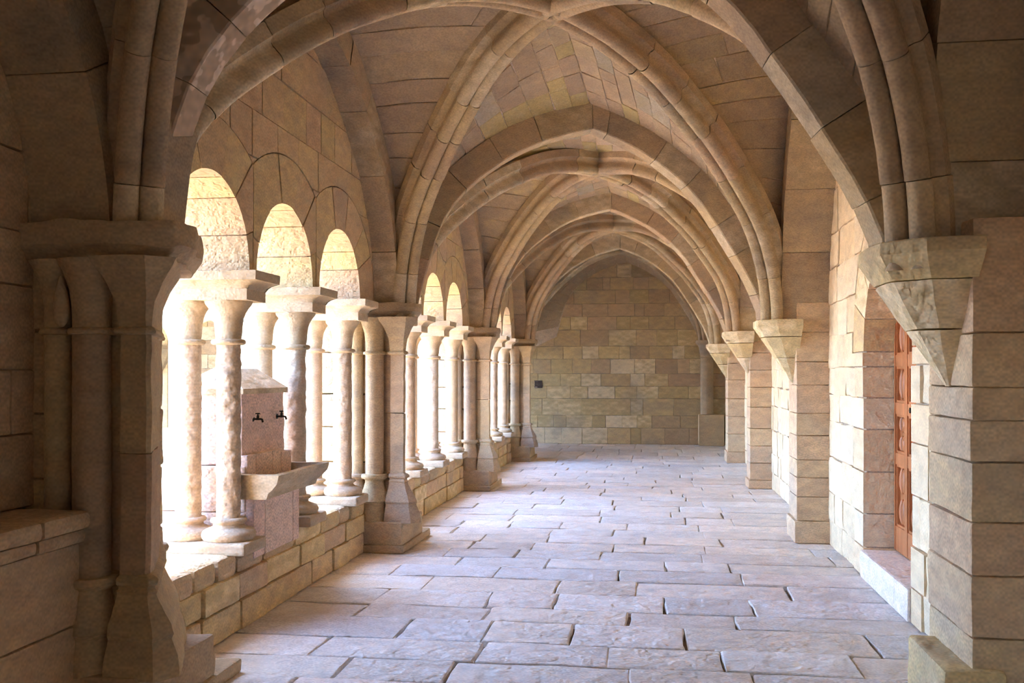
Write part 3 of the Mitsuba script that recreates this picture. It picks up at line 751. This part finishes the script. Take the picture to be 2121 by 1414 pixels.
for k in range(5):
    y0l, y1l, y0r, y1r = LP[k], (LP[k + 1] if k < 4 else BACK), RP[k], (RP[k + 1] if k < 4 else BACK)
    pL0, pL1, pR0, pR1 = (-2.46 if k == 1 else -2.27, y0l + 0.10), (-2.28 if k == 0 else -2.20, y1l - 0.40), (1.10, y0r + 0.20), (1.10, y1r - 0.28)
    if k == 4:
        pL1, pR1 = (-2.85, BACK - 0.2), (1.12, BACK - 0.2)
    boss = ((-2.17 + 1.10) / 2 - (0.17 if k == 1 else 0.10), (pL0[1] + pL1[1] + pR0[1] + pR1[1]) / 4 + 0.02)
    bz = BOSS_Z[k]
    ribs = {}
    for nm, P in (('near left', pL0), ('far left', pL1), ('near right', pR0), ('far right', pR1)):
        C = rib_curve(P, boss, bz)
        ribs[nm] = C
        t = thing('diagonal_rib', f'double rolled diagonal vault rib, {nm} quarter of the {bay_name[k]}', 'vault rib', 'diagonal ribs of the vaults')
        L = np.linalg.norm(np.diff(C, axis=0), axis=1).sum()
        voussoirs(t, C, RIB, RNG, np.array(splits(RNG, 0, 1.0, 0.48 / L, 0.3)), 'dressed', smooth=40, wob=0.004)
    # wall arches
    yc = (y0l + y1l) / 2 - 0.05
    hl = (y1l - y0l) / 2 - 0.36 if k < 4 else (y1l - y0l) / 2 - 0.2
    forms = {}
    for side_, table, x0, x1, yc_, hh in (('left', FORM, -2.55 if k else -2.88, -2.28 if k else -2.42, yc, hl), ('right', FORR, 1.22, 1.70, (pR0[1] + pR1[1]) / 2, (pR1[1] - pR0[1]) / 2 + (0.10 if k == 0 else 0.02))):
        no_arch = k == 4 and side_ == 'left'                       # there the walk opens into the north gallery
        t = None if no_arch else thing('wall_arch', f'plain stone wall arch along the {"arcade wall" if side_ == "left" else "right wall"} in the {bay_name[k]}', 'arch', 'wall arches of the vaults')
        prof = np.array([(x0, 0.0), (x0, 0.26), (x1, 0.26), (x1, 0.0)])
        prof[:, 0] -= (x0 + x1) / 2
        for sg in (-1, 1):
            h_ = yc_ - y0l - 0.02 if side_ == 'left' and sg < 0 else hh          # the near foot stands behind the diagonal rib
            C = curve([((x0 + x1) / 2, yc_ + sg * h_ * s, z) for s, z in table], 60)
            forms[side_, sg] = C
            L = np.linalg.norm(np.diff(C, axis=0), axis=1).sum()
            pf = prof if frames(C)[0][0] > 0 else prof * [-1, 1]
            None if no_arch else voussoirs(t, C, pf, RNG, np.array(splits(RNG, 0, 1, 0.62 / L, 0.25)), 'dressed', rough=0.003, smooth=30)
    # webs
    ck = numbered('ceiling')
    label(ck, f'stone web of the rib vault over the {bay_name[k]}', kind='structure')
    cen = np.array([boss[0], boss[1], 2.6])
    backs, stuff = [], []
    specs = []
    for sg, nl, nr in ((-1, 'near left', 'near right'), (1, 'far left', 'far right')):
        kk = k if sg < 0 else k + 1
        xe = 'left', 'right'
        for nm, S in ((nl, S_L), (nr, S_R)):
            if kk <= 4 and kk >= 1:
                A = out(curve([arch_point(s, z, kk, dy=-sg * 0.095) for s, z in S], 60), 0.235)
            elif kk == 5:
                A = np.array([[p[0], BACK - 0.02, p[2] + 0.22] for p in curve([arch_point(s, z, 4) for s, z in S], 60)])
            else:
                A = out(curve([arch_point(s, z, 0, dy=0.095) for s, z in S], 60), 0.235)
            specs.append((A, out(ribs[nm], 0.225), 'cross', nm))
        for nm, sd in ((nl, 'left'), (nr, 'right')):
            Fm = forms[sd, sg].copy()
            Fm[:, 0] = (-2.98 if k == 4 else -2.30 if k else -2.44) if sd == 'left' else 1.24
            specs.append((out(Fm, 0.235), out(ribs[nm], 0.225), 'side', nm))
    for A, B, kind_, nm in specs:
        f, P = web_surface(A, B, cen, bulge=0.04)
        S, Tt = np.meshgrid(np.linspace(-0.03, 1.03, 9), np.linspace(0, 1, 33), indexing='ij')
        backs.append((f(S, Tt, np.full_like(S, -0.010)).reshape(-1, 3), grid_faces(9, 33)))
        L = (np.linalg.norm(np.diff(A, axis=0), axis=1).sum() + np.linalg.norm(np.diff(B, axis=0), axis=1).sum()) / 2
        size = 0.27 if kind_ == 'side' else 0.24
        ts = splits(RNG, 0.10, 1.0, size / L, 0.22)
        for t0, t1 in zip(ts[:-1], ts[1:]):
            tm = np.array([(t0 + t1) / 2])
            W = float(np.linalg.norm(P(np.array([1.0]), tm) - P(np.array([0.0]), tm)))
            ss = splits(RNG, 0.0, 1.0, (0.75 if kind_ == 'side' else 0.33) / max(W, 0.2), 0.35)
            for s0, s1 in zip(ss[:-1], ss[1:]):
                m = tile(f, s0, s1, t0, t1, RNG, su=W, sv=L, c=0.006, h=0.02, amp=0.003, jit=0.008, nu=3, nv=2, gap=0.002)
                tn = (RNG.choice([0.05, 0.15, 0.35, 0.7, 0.95], p=[.28, .22, .15, .25, .1]) if kind_ == 'cross' else RNG.uniform(0, 0.45), RNG.uniform(0.45, 0.8))
                if k in (1, 2):
                    put('vault_stone', m, 'web', tn, ck)
                else:
                    stuff.append(m)
    put('mortar_bed', join(backs), 'pale_mortar', (0.5, 0.7), ck)
    if stuff:
        sk = put('vault_stones', join(stuff), 'web', (0.25, 0.6), ck)
        labels[sk] = {'label': 'courses of vault stones', 'kind': 'stuff'}
# solid cover above the vaults
put('ceiling__roof_slab', rbox(XO - 0.1, XR + 0.6, -5, BACK + 0.5, 5.2, 5.4, RNG, n=2), 'mortar', (0.5, 0.5))
put('ceiling__north_roof', rbox(-15, XO + 0.2, 17.9, BACK + 0.5, 4.3, 4.6, RNG, n=2), 'mortar', (0.5, 0.5))

# a small wall column in the far right corner
k = thing('wall_column', 'slender engaged column with capital in the dark far right corner', 'column')
put('base', rbox(1.04, 1.60, BACK - 0.35, BACK, 0.0, 0.70, RNG, c=0.02, amp=0.006, n=4), 'ashlar', (0.4, 0.5), k, 40)
put('shaft', lathe([(0.145, z) for z in np.linspace(0.68, 1.99, 12)], 1.23, BACK - 0.16, RNG, 24, 0.003), 'dressed', (0.3, 0.5), k, 60)
put('capital', lathe([(0.15, 1.97), (0.17, 1.985), (0.15, 2.0), (0.155, 2.12), (0.20, 2.25), (0.25, 2.29), (0.25, 2.36), (0.02, 2.37)], 1.23, BACK - 0.18, RNG, 24, 0.006), 'dressed', (0.3, 0.5), k, 40)

# ------------------------------------------------------------------ the fountain standing in the nearest arcade
k = thing('stone_fountain', 'pinkish stone fountain block with trough and two taps between the columns', 'fountain')
for x0, x1 in ((-2.70, -2.56),):
    for a, b in ((6.17, 6.36), (6.36, 6.88), (6.88, 7.01)):
        put('base_block', rbox(x0, x1, a + .002, b - .002, 0.40, 0.86, RNG, c=0.008, amp=0.003, n=5), 'granite', (RNG.uniform(0, 1), RNG.uniform(0.7, 0.85)), k, 40)
for z0, z1 in ((0.42, 0.70), (0.70, 1.0)):
    put('base_block', rbox(-3.28, -2.62, 6.16, 7.01, z0 + .002, z1 - .002, RNG, c=0.012, amp=0.005, n=8), 'granite', (0.8, 0.8), k, 40)
for a, b in ((6.18, 6.33), (6.33, 6.62), (6.62, 6.78), (6.78, 6.98)):
    put('upper_course', rbox(-2.75, -2.61, a + .002, b - .002, 0.86, 1.07 if a < 6.7 else 1.05, RNG, c=0.008, amp=0.003, n=4), 'granite', (RNG.uniform(0.5, 1), RNG.uniform(0.7, 0.95)), k, 40)
put('tap_block', rbox(-3.12, -2.65, 6.19, 6.95, 1.0, 1.50, RNG, c=0.02, amp=0.012, n=12, freq=12), 'granite', (0.3, 0.75), k, 40)
r0 = ring_rect(-3.135, -2.635, 6.17, 6.97, 1.47, 4)
r1 = ring_rect(-3.135, -2.635, 6.17, 6.97, 1.505, 4)
r2 = ring_rect(-2.93, -2.84, 6.36, 6.90, 1.64, 4)
put('hipped_cap', loft([r0, r1, r2]), 'dressed', (0.9, 0.8), k, 20)
# trough: outer moulded shell with a hollow
Y0, Y1 = 6.06, 7.06
sec = []
for z, x1 in ((0.80, -2.44), (0.835, -2.43), (0.86, -2.40), (0.90, -2.365), (0.93, -2.355), (0.955, -2.35)):
    e = (-2.35 - x1)
    sec.append(ring_rect(-2.66, x1, Y0 + e * .15, Y1 - e * .4, z, 6))
sec += [ring_rect(-2.63, -2.40, Y0 + .06, Y1 - .06, 0.957, 6), ring_rect(-2.62, -2.42, Y0 + .09, Y1 - .09, 0.88, 6)]
V, F = rough_loft(sec, RNG, 0.005, 2)
put('trough', (V, F), 'dressed', (0.9, 0.55), k, 30)
for y in (6.37, 6.80):
    z = 1.30
    x0 = -2.65

    def cyl(p, q, r, n=12):
        o = np.array([x0, y, z])
        p, q = o + (np.array(p) - o) * 0.6, o + (np.array(q) - o) * 0.6
        m = trimesh.creation.cylinder(r * 0.62, segment=[p, q], sections=n)
        return np.array(m.vertices), np.array(m.faces)
    tp = put('tap', join([cyl([x0 - .01, y, z], [x0 + .006, y, z], 0.028), cyl([x0, y, z], [x0 + .085, y, z], 0.0105), cyl([x0 + .085, y, z + .002], [x0 + .108, y, z - .006], 0.0105), cyl([x0 + .104, y, z], [x0 + .114, y, z - .035], 0.0105),
                          cyl([x0 + .055, y, z - .012], [x0 + .055, y, z + .04], 0.015), cyl([x0 + .055, y, z + .04], [x0 + .055, y, z + .058], 0.008)]), 'iron', (0.5, 0.5), k)
    label(tp, 'black iron water tap')
    put('handle', join([cyl([x0 + .030, y, z + .062], [x0 + .080, y, z + .062], 0.007), cyl([x0 + .055, y - .025, z + .062], [x0 + .055, y + .025, z + .062], 0.007)]), 'iron', (0.5, 0.5), tp)
k = thing('mossy_stone', 'small mossy stone block outside at the left edge of the fountain', 'stone block')
put('block', rbox(-3.60, -3.36, 6.5, 6.9, 0.0, 0.86, RNG, c=0.03, amp=0.01, n=5), 'granite', (0.9, 0.6), k, 40)

# ------------------------------------------------------------------ information plaque on the end wall
k = thing('information_plaque', 'small dark brown information plaque with pale print on the end wall', 'plaque')
px0, px1, pz0, pz1 = -2.69, -2.51, 1.283, 1.457
put('board', rbox(px0, px1, BACK - 0.022, BACK - 0.004, pz0, pz1, RNG, c=0.002, amp=0.0, n=2), 'plaque_brown', (0.5, 0.5), k)


def printed(rects, bsdf, text):
    m = [rbox(px0 + a, px0 + b, BACK - 0.0235, BACK - 0.021, pz1 - d, pz1 - c_, RNG, c=0.0003, amp=0, n=2) for a, b, c_, d in rects]
    kk = put('printed_lines', join(m), bsdf, (0.5, 0.5), k)
    label(kk, text)


printed([(0.012, 0.035, 0.020, 0.030), (0.042, 0.080, 0.018, 0.030), (0.014, 0.075, 0.056, 0.060), (0.014, 0.070, 0.066, 0.070), (0.070, 0.13, 0.077, 0.081), (0.014, 0.065, 0.088, 0.092), (0.06, 0.12, 0.100, 0.105), (0.014, 0.09, 0.110, 0.114)], 'print_dim', 'rows of small dim print')
printed([(0.010, 0.028, 0.142, 0.160), (0.044, 0.064, 0.142, 0.160), (0.030, 0.042, 0.150, 0.156)], 'print_pale', 'two small white marks')

# ------------------------------------------------------------------ the courtyard
put('ground', (np.array([[-40, -12, 0.0], [-3.2, -12, 0.0], [-3.2, 18.4, 0.0], [-40, 18.4, 0.0]], float), np.array([[0, 1, 2, 3]])), 'gravel', (0.5, 0.7))
label('ground', 'sunlit pale gravel ground of the courtyard', kind='structure')
fac = box(-16, 0, -3.2, 5.2)
for c in (-5.05, -6.2, -8.5, -9.66, -10.82, -13.2, -14.4):
    fac = fac.difference(arch_poly(c - 0.46, c + 0.46, 2.2, 0.545))
put('wall_courtyard', prism(fac, 18.0, 18.5, axis='y'), 'ashlar', (0.8, 0.8))
label('wall_courtyard', 'sunlit wall with arched openings across the courtyard', kind='structure')
k = thing('corbel', 'pointed stone corbel far across the courtyard, seen left of the columns', 'corbel', 'pointed corbels on the pilasters')
yb = BACK - 0.30
tipc = np.array([-11.81, yb])


def fring(z):
    f_ = min(1.0, max(0.05, (z - 1.54) / (2.2 - 1.54)))
    p = np.array([(-0.42, 0), (-0.38, -0.2), (-0.2, -0.36), (0.2, -0.36), (0.38, -0.2), (0.42, 0)]) * f_ + tipc
    return np.column_stack([p, np.full(6, z)])


put('block', rough_loft([fring(1.54), fring(2.2), fring(2.3)], RNG, 0.003, 2), 'dressed', (0.7, 0.7), k, 25)
k = thing('pilaster', 'stone pilaster far across the courtyard under a pointed corbel', 'pilaster')
put('block', rbox(-12.05, -11.58, BACK - 0.30, BACK, 0.0, 3.2, RNG, c=0.02, amp=0.006, n=6), 'ashlar', (0.6, 0.7), k, 40)
